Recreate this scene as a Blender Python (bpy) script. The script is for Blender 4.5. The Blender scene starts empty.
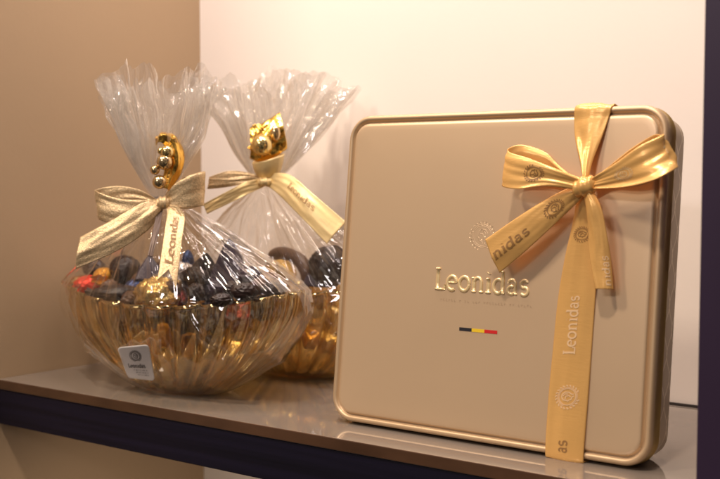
import bpy, math, random
from mathutils import Vector, Matrix, noise
from mathutils.bvhtree import BVHTree

sc = bpy.context.scene
C = sc.collection
rnd = random.Random(7)
PI = math.pi
V = Vector
def nvec(q):
    return V((noise.noise(q+V((9.3, 1.7, 4.1))), noise.noise(q+V((2.9, 7.7, 5.3))), noise.noise(q+V((6.1, 3.3, 8.9)))))

# ------------------------------------------------------------------ camera
FPX, PITCH, YAW, HC = 1062.15, 0.0599, 0.608, 0.1749
FWD = V((-math.sin(YAW)*math.cos(PITCH), math.cos(YAW)*math.cos(PITCH), -math.sin(PITCH)))
RGT = V((math.cos(YAW), math.sin(YAW), 0))
UPV = RGT.cross(FWD)
CAM = V((0, 0, HC))
def ray(px, py):
    return (FWD + RGT*((px-360)/FPX) - UPV*((py-239.5)/FPX))
cd = bpy.data.cameras.new('camera'); cam = bpy.data.objects.new('camera', cd); C.objects.link(cam)
m = Matrix((RGT, UPV, -FWD)).transposed().to_4x4(); m.translation = CAM
cam.matrix_world = m
cd.sensor_width = 36; cd.lens = FPX/720*36; cd.clip_start = .01; cd.clip_end = 50
cd.dof.use_dof = True; cd.dof.focus_distance = .72; cd.dof.aperture_fstop = 9
sc.camera = cam

# ------------------------------------------------------------------ helpers
def tag(o, label=None, cat=None, group=None, kind=None):
    if label: o['label'] = label
    if cat: o['category'] = cat
    if group: o['group'] = group
    if kind: o['kind'] = kind
    return o
def empty(name, loc, label, cat, group=None):
    o = bpy.data.objects.new(name, None); C.objects.link(o); o.location = loc
    o.empty_display_size = .02
    return tag(o, label, cat, group)
def mesh_obj(name, vs, fs, mat, parent=None, smooth=True, mats=None, fm=None):
    me = bpy.data.meshes.new(name); me.from_pydata([tuple(v) for v in vs], [], fs)
    me.materials.append(mat)
    for mm in mats or []: me.materials.append(mm)
    if fm:
        for p, k in zip(me.polygons, fm): p.material_index = k
    if smooth: me.polygons.foreach_set('use_smooth', [True]*len(me.polygons))
    me.update()
    o = bpy.data.objects.new(name, me); C.objects.link(o)
    if parent:
        o.parent = parent
        o.matrix_parent_inverse = Matrix.Translation(world_loc(parent)).inverted()
    return o
def world_loc(o):
    # every thing is an unrotated Empty; parts carry world-space vertices
    return o.location if o.parent is None and o.type == 'EMPTY' else V((0, 0, 0))
def bevel(o, w, seg=3, ang=40):
    b = o.modifiers.new('bevel', 'BEVEL'); b.width = w; b.segments = seg
    b.limit_method = 'ANGLE'; b.angle_limit = math.radians(ang); return o
def box(name, lo, hi, mat, parent=None, bw=0.0):
    x0, y0, z0 = lo; x1, y1, z1 = hi
    vs = [(x0,y0,z0),(x1,y0,z0),(x1,y1,z0),(x0,y1,z0),(x0,y0,z1),(x1,y0,z1),(x1,y1,z1),(x0,y1,z1)]
    fs = [(0,3,2,1),(4,5,6,7),(0,1,5,4),(1,2,6,5),(2,3,7,6),(3,0,4,7)]
    o = mesh_obj(name, vs, fs, mat, parent, smooth=False)
    if bw: bevel(o, bw)
    return o
def grid_faces(nu, nv, closed_u=False, base=0):
    fs = []
    for j in range(nv-1):
        for i in range(nu if closed_u else nu-1):
            a = base+j*nu+i; b = base+j*nu+(i+1) % nu
            fs.append((a, b, b+nu, a+nu))
    return fs
def cr(pts, t):
    """Catmull-Rom through a list of vectors (any dimension), t in 0..1"""
    n = len(pts)-1; x = min(max(t, 0), 1)*n; i = min(int(x), n-1); f = x-i
    p1, p2 = pts[i], pts[i+1]
    p0 = pts[i-1] if i > 0 else p1*2-p2
    p3 = pts[i+2] if i < n-1 else p2*2-p1
    return 0.5*((2*p1)+(p2-p0)*f+(2*p0-5*p1+4*p2-p3)*f*f+(3*p1-p0-3*p2+p3)*f**3)

# ------------------------------------------------------------------ materials
def mat(name):
    mt = bpy.data.materials.new(name); mt.use_nodes = True
    nt = mt.node_tree; nt.nodes.clear()
    out = nt.nodes.new('ShaderNodeOutputMaterial')
    return mt, nt, out
def N(nt, kind, **kw):
    n = nt.nodes.new('ShaderNode'+kind)
    for k, v in kw.items():
        if k in n.inputs: n.inputs[k].default_value = v
        else: setattr(n, k, v)
    return n
def principled(name, col, rough=.5, metal=0., spec=.5, coat=0., coat_r=.1, bump=None, var=None, sheen=0., aniso=0., ior=None, rvar=None):
    mt, nt, out = mat(name)
    p = N(nt, 'BsdfPrincipled'); L = nt.links.new
    p.inputs['Base Color'].default_value = (*col, 1); p.inputs['Roughness'].default_value = rough
    p.inputs['Metallic'].default_value = metal; p.inputs['Specular IOR Level'].default_value = spec
    p.inputs['Coat Weight'].default_value = coat; p.inputs['Coat Roughness'].default_value = coat_r
    p.inputs['Sheen Weight'].default_value = sheen; p.inputs['Anisotropic'].default_value = aniso
    if ior: p.inputs['IOR'].default_value = ior
    tc = N(nt, 'TexCoord')
    def noise_tex(scale, stretch=(1, 1, 1), detail=5):
        mp = N(nt, 'Mapping'); mp.inputs['Scale'].default_value = stretch
        L(tc.outputs['Object'], mp.inputs['Vector'])
        n = N(nt, 'TexNoise', Scale=scale, Detail=detail); L(mp.outputs[0], n.inputs['Vector']); return n
    if var:
        amt, scale, stretch = var
        n = noise_tex(scale, stretch)
        mx = N(nt, 'Mix', data_type='RGBA')
        mx.inputs['A'].default_value = (*[c*(1-amt) for c in col], 1)
        mx.inputs['B'].default_value = (*[min(1, c*(1+amt)) for c in col], 1)
        mx.inputs[6].default_value = (*[c*(1-amt) for c in col], 1)
        mx.inputs[7].default_value = (*[min(1, c*(1+amt)) for c in col], 1)
        rp = N(nt, 'MapRange'); rp.inputs['From Min'].default_value = .3; rp.inputs['From Max'].default_value = .7
        L(n.outputs['Fac'], rp.inputs['Value']); L(rp.outputs[0], mx.inputs[0])
        L(mx.outputs[2], p.inputs['Base Color'])
    if rvar:
        amt, scale = rvar
        n = noise_tex(scale)
        rp = N(nt, 'MapRange'); rp.inputs['From Min'].default_value = .3; rp.inputs['From Max'].default_value = .7
        rp.inputs['To Min'].default_value = rough-amt; rp.inputs['To Max'].default_value = rough+amt
        L(n.outputs['Fac'], rp.inputs['Value']); L(rp.outputs[0], p.inputs['Roughness'])
    if bump:
        strength, dist, scale, stretch = bump
        n = noise_tex(scale, stretch, 3)
        b = N(nt, 'Bump', Strength=strength, Distance=dist)
        L(n.outputs['Fac'], b.inputs['Height']); L(b.outputs[0], p.inputs['Normal'])
    L(p.outputs[0], out.inputs['Surface'])
    mt['p'] = 1
    return mt

M = {}
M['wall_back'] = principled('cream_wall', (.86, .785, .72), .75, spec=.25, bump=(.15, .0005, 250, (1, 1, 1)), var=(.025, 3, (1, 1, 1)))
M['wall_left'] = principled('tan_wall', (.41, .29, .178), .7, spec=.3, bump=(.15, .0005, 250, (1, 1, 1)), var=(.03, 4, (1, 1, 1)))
M['dark_wood'] = principled('dark_wenge', (.007, .0055, .016), .5, spec=.28, bump=(.35, .0006, 90, (.08, 1, 1.6)), var=(.45, 60, (.05, 1, 2.5)))
M['post'] = principled('dark_plum_laminate', (.030, .016, .042), .42, spec=.5, var=(.15, 20, (1, 1, .1)))
M['glass_top'] = principled('grey_backpainted_glass', (.225, .19, .16), .035, spec=.5, ior=2.15, rvar=(.012, 12))
M['glass_edge'] = principled('amber_glass_edge', (.085, .042, .022), .25, spec=.5, var=(.3, 40, (.5, 1, 1)), coat=.25, coat_r=.1)
M['gap_shade'] = principled('dark_gap_shade', (.03, .022, .018), .8)
M['tin'] = principled('champagne_tin', (.73, .53, .335), .38, metal=.45, spec=.5, bump=(.05, .0002, 700, (1, 1, 1)), rvar=(.03, 9))
M['tin_rim'] = principled('gold_tin_rim', (.62, .44, .265), .44, metal=.45)
M['tin_side'] = principled('gold_tin_side', (.52, .34, .11), .34, metal=.55, spec=.5, rvar=(.04, 20))
M['gold_emboss'] = principled('gold_emboss', (.96, .74, .40), .28, metal=.45, bump=(.1, .0002, 400, (1, 1, 1)))
M['flag_k'] = principled('flag_black', (.02, .018, .025), .4)
M['flag_y'] = principled('flag_yellow', (.85, .58, .03), .4)
M['flag_r'] = principled('flag_red', (.62, .02, .02), .4)
M['satin'] = principled('gold_satin', (.86, .50, .165), .31, metal=.3, sheen=0., bump=(.25, .0003, 900, (.15, 1, 1)), var=(.07, 25, (1, 1, 1)), aniso=.5)
M['print_dark'] = principled('brown_print', (.31, .165, .055), .45)
M['print_light'] = principled('pale_print', (.86, .60, .34), .4, metal=.1)
M['weave'] = principled('champagne_weave', (.70, .52, .30), .34, metal=.55, bump=(.8, .0006, 1100, (1, 1, 1)), var=(.25, 700, (1, 1, 1)))
M['cream_ribbon'] = principled('cream_gold_ribbon', (.82, .62, .30), .38, metal=.35, bump=(.3, .0003, 700, (1, 1, 1)), var=(.08, 40, (1, 1, 1)))
M['shaded_ribbon'] = principled('shadow_brown_ribbon', (.09, .055, .04), .4, metal=.3)  # dark colour stands in for a ribbon tail in shadow
M['foil_gold'] = principled('gold_foil', (.90, .55, .12), .2, metal=1., bump=(.6, .002, 120, (1, 1, 1)))
M['foil_ball'] = principled('gold_foil_wrap', (.86, .60, .22), .27, metal=.9, bump=(.9, .003, 130, (1, 1, 1)))
M['foil_silver'] = principled('silver_foil', (.72, .70, .70), .25, metal=.9, bump=(.9, .003, 130, (1, 1, 1)))
M['foil_red'] = principled('red_foil', (.80, .05, .025), .3, metal=.45, bump=(.8, .003, 120, (1, 1, 1)))
M['foil_wine'] = principled('wine_foil', (.22, .015, .02), .3, metal=.5, bump=(.8, .003, 120, (1, 1, 1)))
M['foil_blue'] = principled('blue_foil', (.035, .06, .16), .3, metal=.6, bump=(.8, .003, 120, (1, 1, 1)))
M['foil_orange'] = principled('orange_foil', (.88, .42, .05), .3, metal=.6, bump=(.8, .003, 120, (1, 1, 1)))
M['bead'] = principled('bronze_bead', (.70, .52, .28), .16, metal=.95)
M['bead_g'] = principled('gold_bead', (.86, .66, .28), .14, metal=.95)
M['choc_purple'] = principled('aubergine_wrapper', (.030, .013, .028), .40, spec=.45, bump=(.2, .002, 90, (1, 1, 1)))
M['choc_dark'] = principled('dark_wrapper', (.024, .012, .010), .40, spec=.45, bump=(.2, .002, 90, (1, 1, 1)))
M['choc_brown'] = principled('milk_chocolate_wrapper', (.12, .06, .035), .38, spec=.5, bump=(.3, .002, 90, (1, 1, 1)))
M['sticker'] = principled('white_sticker', (.80, .76, .74), .5, var=(.02, 100, (1, 1, 1)))
M['sticker_ink'] = principled('sticker_ink', (.05, .04, .045), .5)
M['sticker_grey'] = principled('sticker_grey', (.32, .30, .30), .5)
M['thread'] = principled('dark_twist_tie', (.05, .03, .03), .5)

def two_sided_fresnel(nt, ior, normal=None):
    # a thin sheet mirrors the same amount from either side
    L = nt.links.new
    g = N(nt, 'NewGeometry'); mr = N(nt, 'MapRange'); mr.inputs['To Min'].default_value = ior; mr.inputs['To Max'].default_value = 1/ior
    L(g.outputs['Backfacing'], mr.inputs['Value'])
    fr = N(nt, 'Fresnel'); L(mr.outputs[0], fr.inputs['IOR'])
    if normal: L(normal, fr.inputs['Normal'])
    return fr
def film(name, haze=.05, rough=.07, ior=1.5, tint=(.985, .98, .97), bumps=.35, scale=60, boost=1.0):
    """clear packing film: straight transmission, a sharp mirror skin and a little milky scatter"""
    mt, nt, out = mat(name); L = nt.links.new
    tr = N(nt, 'BsdfTransparent'); tr.inputs[0].default_value = (*tint, 1)
    gl = N(nt, 'BsdfGlossy', Roughness=rough); gl.inputs['Color'].default_value = (1, .98, .95, 1)
    tl = N(nt, 'BsdfTranslucent'); tl.inputs[0].default_value = (.9, .86, .82, 1)
    df = N(nt, 'BsdfDiffuse'); df.inputs[0].default_value = (.9, .86, .82, 1)
    tc = N(nt, 'TexCoord'); nz = N(nt, 'TexNoise', Scale=scale, Detail=4.); L(tc.outputs['Object'], nz.inputs['Vector'])
    bp = N(nt, 'Bump', Strength=bumps, Distance=.002); L(nz.outputs['Fac'], bp.inputs['Height'])
    for s in (gl, tl, df): L(bp.outputs[0], s.inputs['Normal'])
    fr = two_sided_fresnel(nt, ior, bp.outputs[0])
    ml = N(nt, 'Math', operation='MULTIPLY'); ml.inputs[1].default_value = boost; ml.use_clamp = True
    L(fr.outputs[0], ml.inputs[0])
    sct = N(nt, 'MixShader'); sct.inputs[0].default_value = .5; L(tl.outputs[0], sct.inputs[1]); L(df.outputs[0], sct.inputs[2])
    a = N(nt, 'MixShader'); a.inputs[0].default_value = haze; L(tr.outputs[0], a.inputs[1]); L(sct.outputs[0], a.inputs[2])
    b = N(nt, 'MixShader'); L(ml.outputs[0], b.inputs[0]); L(a.outputs[0], b.inputs[1]); L(gl.outputs[0], b.inputs[2])
    L(b.outputs[0], out.inputs['Surface'])
    return mt
M['film'] = film('cellophane', haze=.02, rough=.04, bumps=.12, scale=40, boost=2.3)
M['film_fan'] = film('cellophane_fan', haze=.19, rough=.07, bumps=.3, scale=60, boost=3.0)

def amber_glass(name, tint, lustre, lus_fac, rough=.02):
    """refracting tinted glass with a thin gold lustre skin"""
    mt, nt, out = mat(name); L = nt.links.new
    p = N(nt, 'BsdfPrincipled', Roughness=rough, IOR=1.5); p.inputs['Transmission Weight'].default_value = 1
    p.inputs['Base Color'].default_value = (*tint, 1)
    gg = N(nt, 'BsdfGlossy', Roughness=.06); gg.inputs['Color'].default_value = (*lustre, 1)
    a = N(nt, 'MixShader'); a.inputs[0].default_value = lus_fac; L(p.outputs[0], a.inputs[1]); L(gg.outputs[0], a.inputs[2])
    L(a.outputs[0], out.inputs['Surface'])
    return mt
M['amber'] = amber_glass('amber_lustre_glass', (.985, .84, .50), (1, .74, .32), .32)
M['amber_base'] = amber_glass('amber_glass_base', (.97, .60, .16), (1., .6, .12), .12)

# tin base with its fine pale ogee lattice
def lattice():
    mt, nt, out = mat('lattice_tin_side'); L = nt.links.new
    p = N(nt, 'BsdfPrincipled', Metallic=.6, Roughness=.36)
    uv = N(nt, 'UVMap'); sp = N(nt, 'SeparateXYZ'); L(uv.outputs[0], sp.inputs[0])
    def m_(op, a, b=None, c=None):
        n = N(nt, 'Math', operation=op)
        for k, s in enumerate((a, b, c)):
            if s is None: continue
            if isinstance(s, (int, float)): n.inputs[k].default_value = s
            else: L(s, n.inputs[k])
        return n.outputs[0]
    w = m_('MULTIPLY', m_('SINE', m_('MULTIPLY', sp.outputs[1], 2*PI/.030)), .27)
    x = m_('DIVIDE', sp.outputs[0], .013)
    lines = None
    for s, o_ in ((1, 0), (-1, .5)):
        y = m_('ADD', x, m_('MULTIPLY', w, s))
        y = m_('ADD', y, .23+o_)
        d = m_('ABSOLUTE', m_('SUBTRACT', m_('FRACT', y), .5))
        l = m_('LESS_THAN', d, .035)
        lines = l if lines is None else m_('MAXIMUM', lines, l)
    mx = N(nt, 'Mix', data_type='RGBA'); mx.inputs[6].default_value = (.42, .30, .17, 1); mx.inputs[7].default_value = (.80, .68, .50, 1)
    L(lines, mx.inputs[0]); L(mx.outputs[2], p.inputs['Base Color'])
    L(p.outputs[0], out.inputs['Surface']); return mt
M['lattice'] = lattice()

# ------------------------------------------------------------------ setting
XL, YB, YF, XP = -.7533, .7989, .5655, -.1722
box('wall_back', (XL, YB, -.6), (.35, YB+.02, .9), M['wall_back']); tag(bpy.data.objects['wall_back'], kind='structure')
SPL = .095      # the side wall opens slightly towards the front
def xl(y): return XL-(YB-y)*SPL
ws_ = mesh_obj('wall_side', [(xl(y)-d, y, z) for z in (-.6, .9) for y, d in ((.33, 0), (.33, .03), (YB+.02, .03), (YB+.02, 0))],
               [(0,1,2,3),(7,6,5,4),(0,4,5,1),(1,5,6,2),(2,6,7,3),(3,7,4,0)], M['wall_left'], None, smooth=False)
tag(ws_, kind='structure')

sh = empty('display_shelf', (-.46, .68, -.039), 'long shelf with a dark wooden front and a grey glass top under the gifts', 'shelf')
bd = box('board', (XL+.0005, YF+.001, -.0389), (XP, YB-.0005, -.0086), M['dark_wood'], sh, .0008)
gs = box('glass_sheet', (XL+.0005, YF, -.0084), (XP-.0005, YB-.0030, 0), M['glass_top'], sh, .0007)
for o in (bd, gs):
    for v_ in o.data.vertices:
        if v_.co.x < -.7: v_.co.x = xl(v_.co.y)+.0005
gs.data.materials.append(M['glass_edge'])
for p_ in gs.data.polygons:
    if p_.normal.y < -.9: p_.material_index = 1
tag(sh.children[-1], 'grey glass sheet with an amber brown front edge')
box('back_joint_shade', (XL+.001, YB-.0028, -.0084), (XP-.0005, YB-.0004, .0016), M['gap_shade'], sh)  # raised dark strip painting the shadow in the gap between glass and wall

pt = box('divider_panel', (XP, YF-.004, -.6), (XP+.032, YB-.0005, .9), M['post'], None, .0012)
tag(pt, 'tall dark plum upright divider panel right of the gold tin', 'panel')

# ------------------------------------------------------------------ the tin
K = .9875        # tin stands on its rear bottom edge, tipped back
def kp(p): return CAM+(V(p)-CAM)*K
TH = .1148; W, H, D = .2371*K, .22*K, .0390*K
O = kp((-.4512, .61, 0))
EU = V((1, -.0045, 0)).normalized(); N0 = V((.0045, 1, 0)).normalized()
EV = V((0, 0, math.cos(TH)))+N0*math.sin(TH)
EW = N0*math.cos(TH)-V((0, 0, math.sin(TH)))
def T(u, v, w=0.): return O+EU*u+EV*v+EW*w          # w>0 goes back into the tin
def P(px, py, off=0.):
    """point on the plane of the tin's face, raised off metres towards the viewer"""
    r = ray(px, py); o = T(0, 0, -off)
    t = (o-CAM).dot(EW)/r.dot(EW)
    return CAM+r*t
def uvw(p):
    d = p-O; return V((d.dot(EU), d.dot(EV), d.dot(EW)))
def rrect(inset, r, n=10):
    pts = []
    r = max(r-inset, .002)
    x0, y0, x1, y1 = inset, inset, W-inset, H-inset
    def edge(a, b, k):
        for i in range(1, k): pts.append((a[0]+(b[0]-a[0])*i/k, a[1]+(b[1]-a[1])*i/k))
    cs = [((x1-r, y0+r), -PI/2), ((x1-r, y1-r), 0), ((x0+r, y1-r), PI/2), ((x0+r, y0+r), PI)]
    for k, ((cx, cy), a0) in enumerate(cs):
        for i in range(n+1):
            a = a0+PI/2*i/n; pts.append((cx+r*math.cos(a), cy+r*math.sin(a)))
        (nx, ny), a1 = cs[(k+1) % 4]
        edge(pts[-1], (nx+r*math.cos(a1), ny+r*math.sin(a1)), 6)
    return pts
def shell(name, prof, material, parent, R=.0175, cap0=False, cap1=False, uvs=False):
    vs, ws = [], []
    for inset, w in prof:
        for u, v in rrect(inset, R): vs.append(T(u, v, w)); ws.append((u, v, w))
    n = len(rrect(0, R)); fs = grid_faces(n, len(prof), True)
    if cap0: fs.append(tuple(range(n))[::-1])
    if cap1: fs.append(tuple(range((len(prof)-1)*n, len(prof)*n)))
    o = mesh_obj(name, vs, fs, material, parent)
    if uvs:
        ul = o.data.uv_layers.new(name='UVMap')
        for p_ in o.data.polygons:
            for li in p_.loop_indices:
                u, v, w = ws[o.data.loops[li].vertex_index]
                sideways = min(u, W-u) < min(v, H-v)
                ul.data[li].uv = (w, v if sideways else u)
    # the flat caps stay flat
    for p_ in o.data.polygons:
        if len(p_.vertices) > 8: p_.use_smooth = False
    return o
tin = empty('gift_tin', T(W/2, 0, D), 'square champagne gold tin tipped back on the shelf, tied with a gold satin bow', 'tin')
def lid_w(p_): return V(p_.center)
lid = shell('lid', [(.034, -.0003), (.026, -.00027), (.018, -.00018), (.012, -.00007), (.0085, -.0000), (.0068, .0002), (.0060, .0009), (.0054, .0027), (.0048, .0027), (.0041, .0009), (.0034, .0002),
             (.0022, .0000), (.0012, .0005), (.0004, .0016), (0, .0032)], M['tin_rim'], tin, cap0=True)
lid.data.materials.append(M['tin'])
for p_ in lid.data.polygons:
    if len(p_.vertices) > 8 or min(uvw(lid_w(p_)).x, W-uvw(lid_w(p_)).x, uvw(lid_w(p_)).y, H-uvw(lid_w(p_)).y) > .0068: p_.material_index = 1
rimb = shell('lid_skirt', [(0.0, .0033), (0.0, .0118), (-.0004, .0123), (-.0004, .0130), (.0004, .0134), (.0028, .0136)], M['tin_side'], tin)
base = shell('base', [(.0024, .0125), (.0024, D-.0025), (.0032, D-.0007), (.005, D)], M['lattice'], tin, cap1=True, uvs=True)
tag(base, 'brown gold tin base with a fine pale lattice pattern')

# ---- stroke lettering
def arc(cx, cy, rx, ry, a0, a1, n=14):
    return [(cx+rx*math.cos(math.radians(a0+(a1-a0)*i/n)), cy+ry*math.sin(math.radians(a0+(a1-a0)*i/n))) for i in range(n+1)]
GL = {   # (advance, [(width, polyline)...]) x-height 1, cap height 1.45
 'L': (1.02, [(.22, [(.30, 0.02), (.30, 1.45)]), (.13, [(.10, 1.42), (.52, 1.42)]), (.13, [(.10, .05), (.92, .05)]), (.14, [(.90, .04), (.93, .38)])]),
 'e': (.98, [(.19, arc(.48, .5, .38, .46, 8, 305, 20)), (.11, [(.12, .54), (.84, .54)])]),
 'o': (1.04, [(.19, arc(.50, .5, .40, .46, 0, 360, 24))]),
 'n': (1.12, [(.21, [(.26, 0.02), (.26, .95)]), (.10, [(.08, .93), (.28, .93)]), (.17, arc(.55, .58, .30, .38, 165, 0, 10)+[(.85, .04)]), (.10, [(.08, .04), (.46, .04)]), (.10, [(.68, .04), (1.03, .04)])]),
 'i': (.60, [(.21, [(.30, .02), (.30, .95)]), (.10, [(.10, .93), (.30, .93)]), (.10, [(.08, .04), (.52, .04)]), (.26, [(.29, 1.28), (.31, 1.32)])]),
 'd': (1.08, [(.18, arc(.46, .48, .36, .45, 50, 330, 18)), (.21, [(.80, .03), (.80, 1.47)]), (.10, [(.62, 1.45), (.82, 1.45)]), (.10, [(.80, .04), (.98, .04)])]),
 'a': (.98, [(.16, [(.16, .76)]+arc(.42, .68, .28, .28, 130, 0, 8)+[(.70, .05)]), (.17, arc(.42, .29, .28, .25, 60, 330, 14)), (.10, [(.70, .05), (.88, .07)])]),
 's': (.86, [(.17, arc(.42, .72, .27, .24, 30, 250, 10)+arc(.42, .27, .28, .25, 80, -150, 12))]),
}
def text_strokes(s, h=1.0, sx=1.0):
    """list of (width, polyline); h = x-height"""
    out = []; x = 0
    for ch in s:
        adv, st = GL[ch]
        for w, pl in st: out.append((w*h, [((x+a)*h*sx, b*h) for a, b in pl]))
        x += adv
    return out, x*h*sx
def emblem_strokes(r):
    """round medallion: helmeted profile inside a wreath of little ticks"""
    out = []
    n = 22
    for i in range(n):
        a = 360*i/n
        if 250 < a < 290: continue
        rr = r*.86
        out.append((r*.10, [(rr*math.cos(math.radians(a)), rr*math.sin(math.radians(a))), (r*.99*math.cos(math.radians(a+9)), r*.99*math.sin(math.radians(a+9)))]))
    out.append((r*.07, arc(0, 0, r*.68, r*.68, 0, 360, 36)))
    out.append((r*.06, arc(0, 0, r*.78, r*.78, 200, 520, 30)))
    out.append((r*.09, [(x*r*.6, y*r*.6) for x, y in [(-.1, .75), (-.45, .5), (-.5, .1), (-.62, -.15), (-.42, -.22), (-.42, -.5), (-.1, -.6), (.1, -.85)]]))
    out.append((r*.09, [(x*r*.6, y*r*.6) for x, y in [(-.1, .75), (.35, .7), (.65, .3), (.6, -.2), (.3, -.6), (.35, -.85)]]))
    out.append((r*.08, [(x*r*.6, y*r*.6) for x, y in [(-.35, .25), (.05, .2), (.15, -.2), (-.05, -.45)]]))
    out.append((r*.08, [(x*r*.6, y*r*.6) for x, y in [(.1, .55), (.4, .3), (.35, -.1)]]))
    return out
def _normal2(a, b):
    d = V((b[0]-a[0], b[1]-a[1])); d = d.normalized() if d.length else V((1, 0)); return V((-d.y, d.x))
def flat_strokes(name, strokes, fn, material, parent, cut=None, wmul=1.):
    """fn(x, y, lift) -> world point. Each stroke is a thin printed strip with its own tiny lift."""
    vs, fs = [], []
    for k, (w, pl) in enumerate(strokes):
        w *= wmul
        # resample so that the strip can follow a bent ribbon
        q = []
        for a, b in zip(pl, pl[1:]):
            n = max(1, int(math.hypot(b[0]-a[0], b[1]-a[1])/max(w*1.0, 1e-6)))
            for i in range(n): q.append((a[0]+(b[0]-a[0])*i/n, a[1]+(b[1]-a[1])*i/n))
        q.append(pl[-1])
        if cut and not all(cut(*x) for x in q): continue
        b0 = len(vs)
        for i, pnt in enumerate(q):
            nn = _normal2(q[max(i-1, 0)], q[min(i+1, len(q)-1)])
            for s in (-.5, .5):
                vs.append(fn(pnt[0]+nn.x*w*s, pnt[1]+nn.y*w*s, .00001*(k % 7)))
        for i in range(len(q)-1):
            a = b0+2*i; fs.append((a, a+1, a+3, a+2))
    return mesh_obj(name, vs, fs, material, parent, smooth=False)
def raised_strokes(name, strokes, fn, material, parent, lift):
    """embossed pillow-shaped strokes"""
    vs, fs = [], []; m_ = 8
    for k, (w, pl) in enumerate(strokes):
        q = []
        for a, b in zip(pl, pl[1:]):
            for i in range(3): q.append((a[0]+(b[0]-a[0])*i/3, a[1]+(b[1]-a[1])*i/3))
        q.append(pl[-1])
        dd = V((q[0][0]-q[1][0], q[0][1]-q[1][1])); 
        b0 = len(vs); nq = len(q)
        for i, pnt in enumerate(q):
            nn = _normal2(q[max(i-1, 0)], q[min(i+1, nq-1)])
            e = 1.0 if 0 < i < nq-1 else .72
            for j in range(m_+1):
                a = PI*j/m_
                vs.append(fn(pnt[0]+nn.x*w*.5*e*math.cos(a), pnt[1]+nn.y*w*.5*e*math.cos(a), (lift*(1+.03*(k % 5)))*math.sin(a)**.8*e-.00005))
        for i in range(nq-1):
            for j in range(m_):
                a = b0+i*(m_+1)+j; fs.append((a, a+1, a+m_+2, a+m_+1))
        fs.append(tuple(b0+j for j in range(m_+1))); fs.append(tuple(b0+(nq-1)*(m_+1)+j for j in range(m_, -1, -1)))
    return mesh_obj(name, vs, fs, material, parent)

# gold name on the lid
a_, b_ = uvw(P(434, 289.3)), uvw(P(530, 296.2))
st, wid = text_strokes('Leonidas', 1.0)
hh = (b_.x-a_.x)/wid
base_v = (a_.y+b_.y)/2
st = [(w*hh*1.42, [(x*hh, y*hh*1.08) for x, y in pl]) for w, pl in st]
o = raised_strokes('lettering', st, lambda x, y, l: T(a_.x+x, base_v+y, -.0003-l), M['gold_emboss'], tin, .0008)
tag(o, 'raised gold Leonidas lettering')
# fine line of small letters beneath it
small = []
rs = random.Random(3)
x = 0
while x < .066:
    L_ = rs.choice([.0012, .0012, .0016]); 
    small.append((.00022, [(x, 0), (x, L_)])); small.append((.00018, [(x, 0), (x+.0009, 0)])) if rs.random() < .5 else small.append((.00018, [(x, .0011), (x+.0009, .0011)]))
    x += .0021 if rs.random() < .85 else .0040
c0 = uvw(P(441, 300.5))
M['emboss_soft'] = principled('soft_gold_print', (.66, .48, .31), .3, metal=.6)
flat_strokes('fine_print', small, lambda x, y, l: T(c0.x+x, c0.y+y, -.00038-l), M['emboss_soft'], tin)
# faint medallion above the name
e0 = uvw(P(482.5, 236))
o = raised_strokes('medallion', emblem_strokes(.0096), lambda x, y, l: T(e0.x+x, e0.y+y, -.0003-l), M['tin'], tin, .00009)
# black, yellow and red bar
f0, f1 = uvw(P(459.6, 328.8)), uvw(P(497.5, 332.4))
dx = (f1.x-f0.x)/3; hv = .0011
fv = (f0.y+f1.y)/2
vs, fs = [], []
for k in range(3):
    b = len(vs)
    for (x, y) in [(f0.x+dx*k, fv-hv), (f0.x+dx*(k+1), fv-hv), (f0.x+dx*(k+1), fv+hv), (f0.x+dx*k, fv+hv)]: vs.append(T(x, y, -.0005))
    fs.append((b, b+1, b+2, b+3))
o = mesh_obj('flag_bar', vs, fs, M['flag_k'], tin, smooth=False, mats=[M['flag_y'], M['flag_r']], fm=[0, 1, 2])
tag(o, 'small black, yellow and red flag bar')

# ------------------------------------------------------------------ ribbons
def strip(name, A, B, material, parent, n=60, m_=10, bulge=0., th=.0003, wrinkle=0., seed=0, vcut=0.):
    """ribbon between two edge curves (lists of points). bulge lifts its middle along the surface normal."""
    A = [V(a) for a in A]; B = [V(b) for b in B]; m_ = max(m_, 28); n = int(n*1.5)
    def surf(t, s, lift=0.):
        a, b = cr(A, t), cr(B, t)
        e = 1e-3
        dt = (cr(A, min(t+e, 1))-cr(A, max(t-e, 0)))*(1-s)+(cr(B, min(t+e, 1))-cr(B, max(t-e, 0)))*s
        nn = dt.cross(b-a)
        nn = nn.normalized() if nn.length > 1e-12 else V((0, -1, 0))
        if nn.dot(CAM-a) < 0 and bulge_fix: nn = -nn
        wr = 0
        if wrinkle: wr = wrinkle*noise.noise(V((s*2.6+seed, t*3.2, seed*3.1)))+wrinkle*.35*noise.noise(V((s*6+seed, t*5.5, seed)))
        return a.lerp(b, s)+nn*(bulge*4*s*(1-s)+wr+lift)
    bulge_fix = True
    vs = []
    for i in range(n+1):
        for j in range(m_+1):
            s = j/m_; t = i/n
            if vcut: t = t*(1-vcut*(1-abs(2*s-1)))
            vs.append(surf(t, s))
    fs = grid_faces(m_+1, n+1)
    o = mesh_obj(name, vs, fs, material, parent)
    so = o.modifiers.new('thick', 'SOLIDIFY'); so.thickness = th; so.offset = 0
    return o, surf
def print_on(name, surf, strokes, t0, s0, tdir, length, width, material, parent, flip=1, wmul=1., lift=.00035, cut=None):
    """print 2D strokes on a ribbon: x runs along the ribbon, y across it"""
    def fn(x, y, l): return surf(t0+tdir*x/length, s0+flip*y/width, lift+l)
    return flat_strokes(name, strokes, fn, material, parent, cut, wmul)

bow = empty('satin_ribbon', P(583, 187, .012), 'shiny gold satin ribbon tied in a bow round the square tin', 'ribbon')
RW = .0245
S = M['satin']
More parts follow.
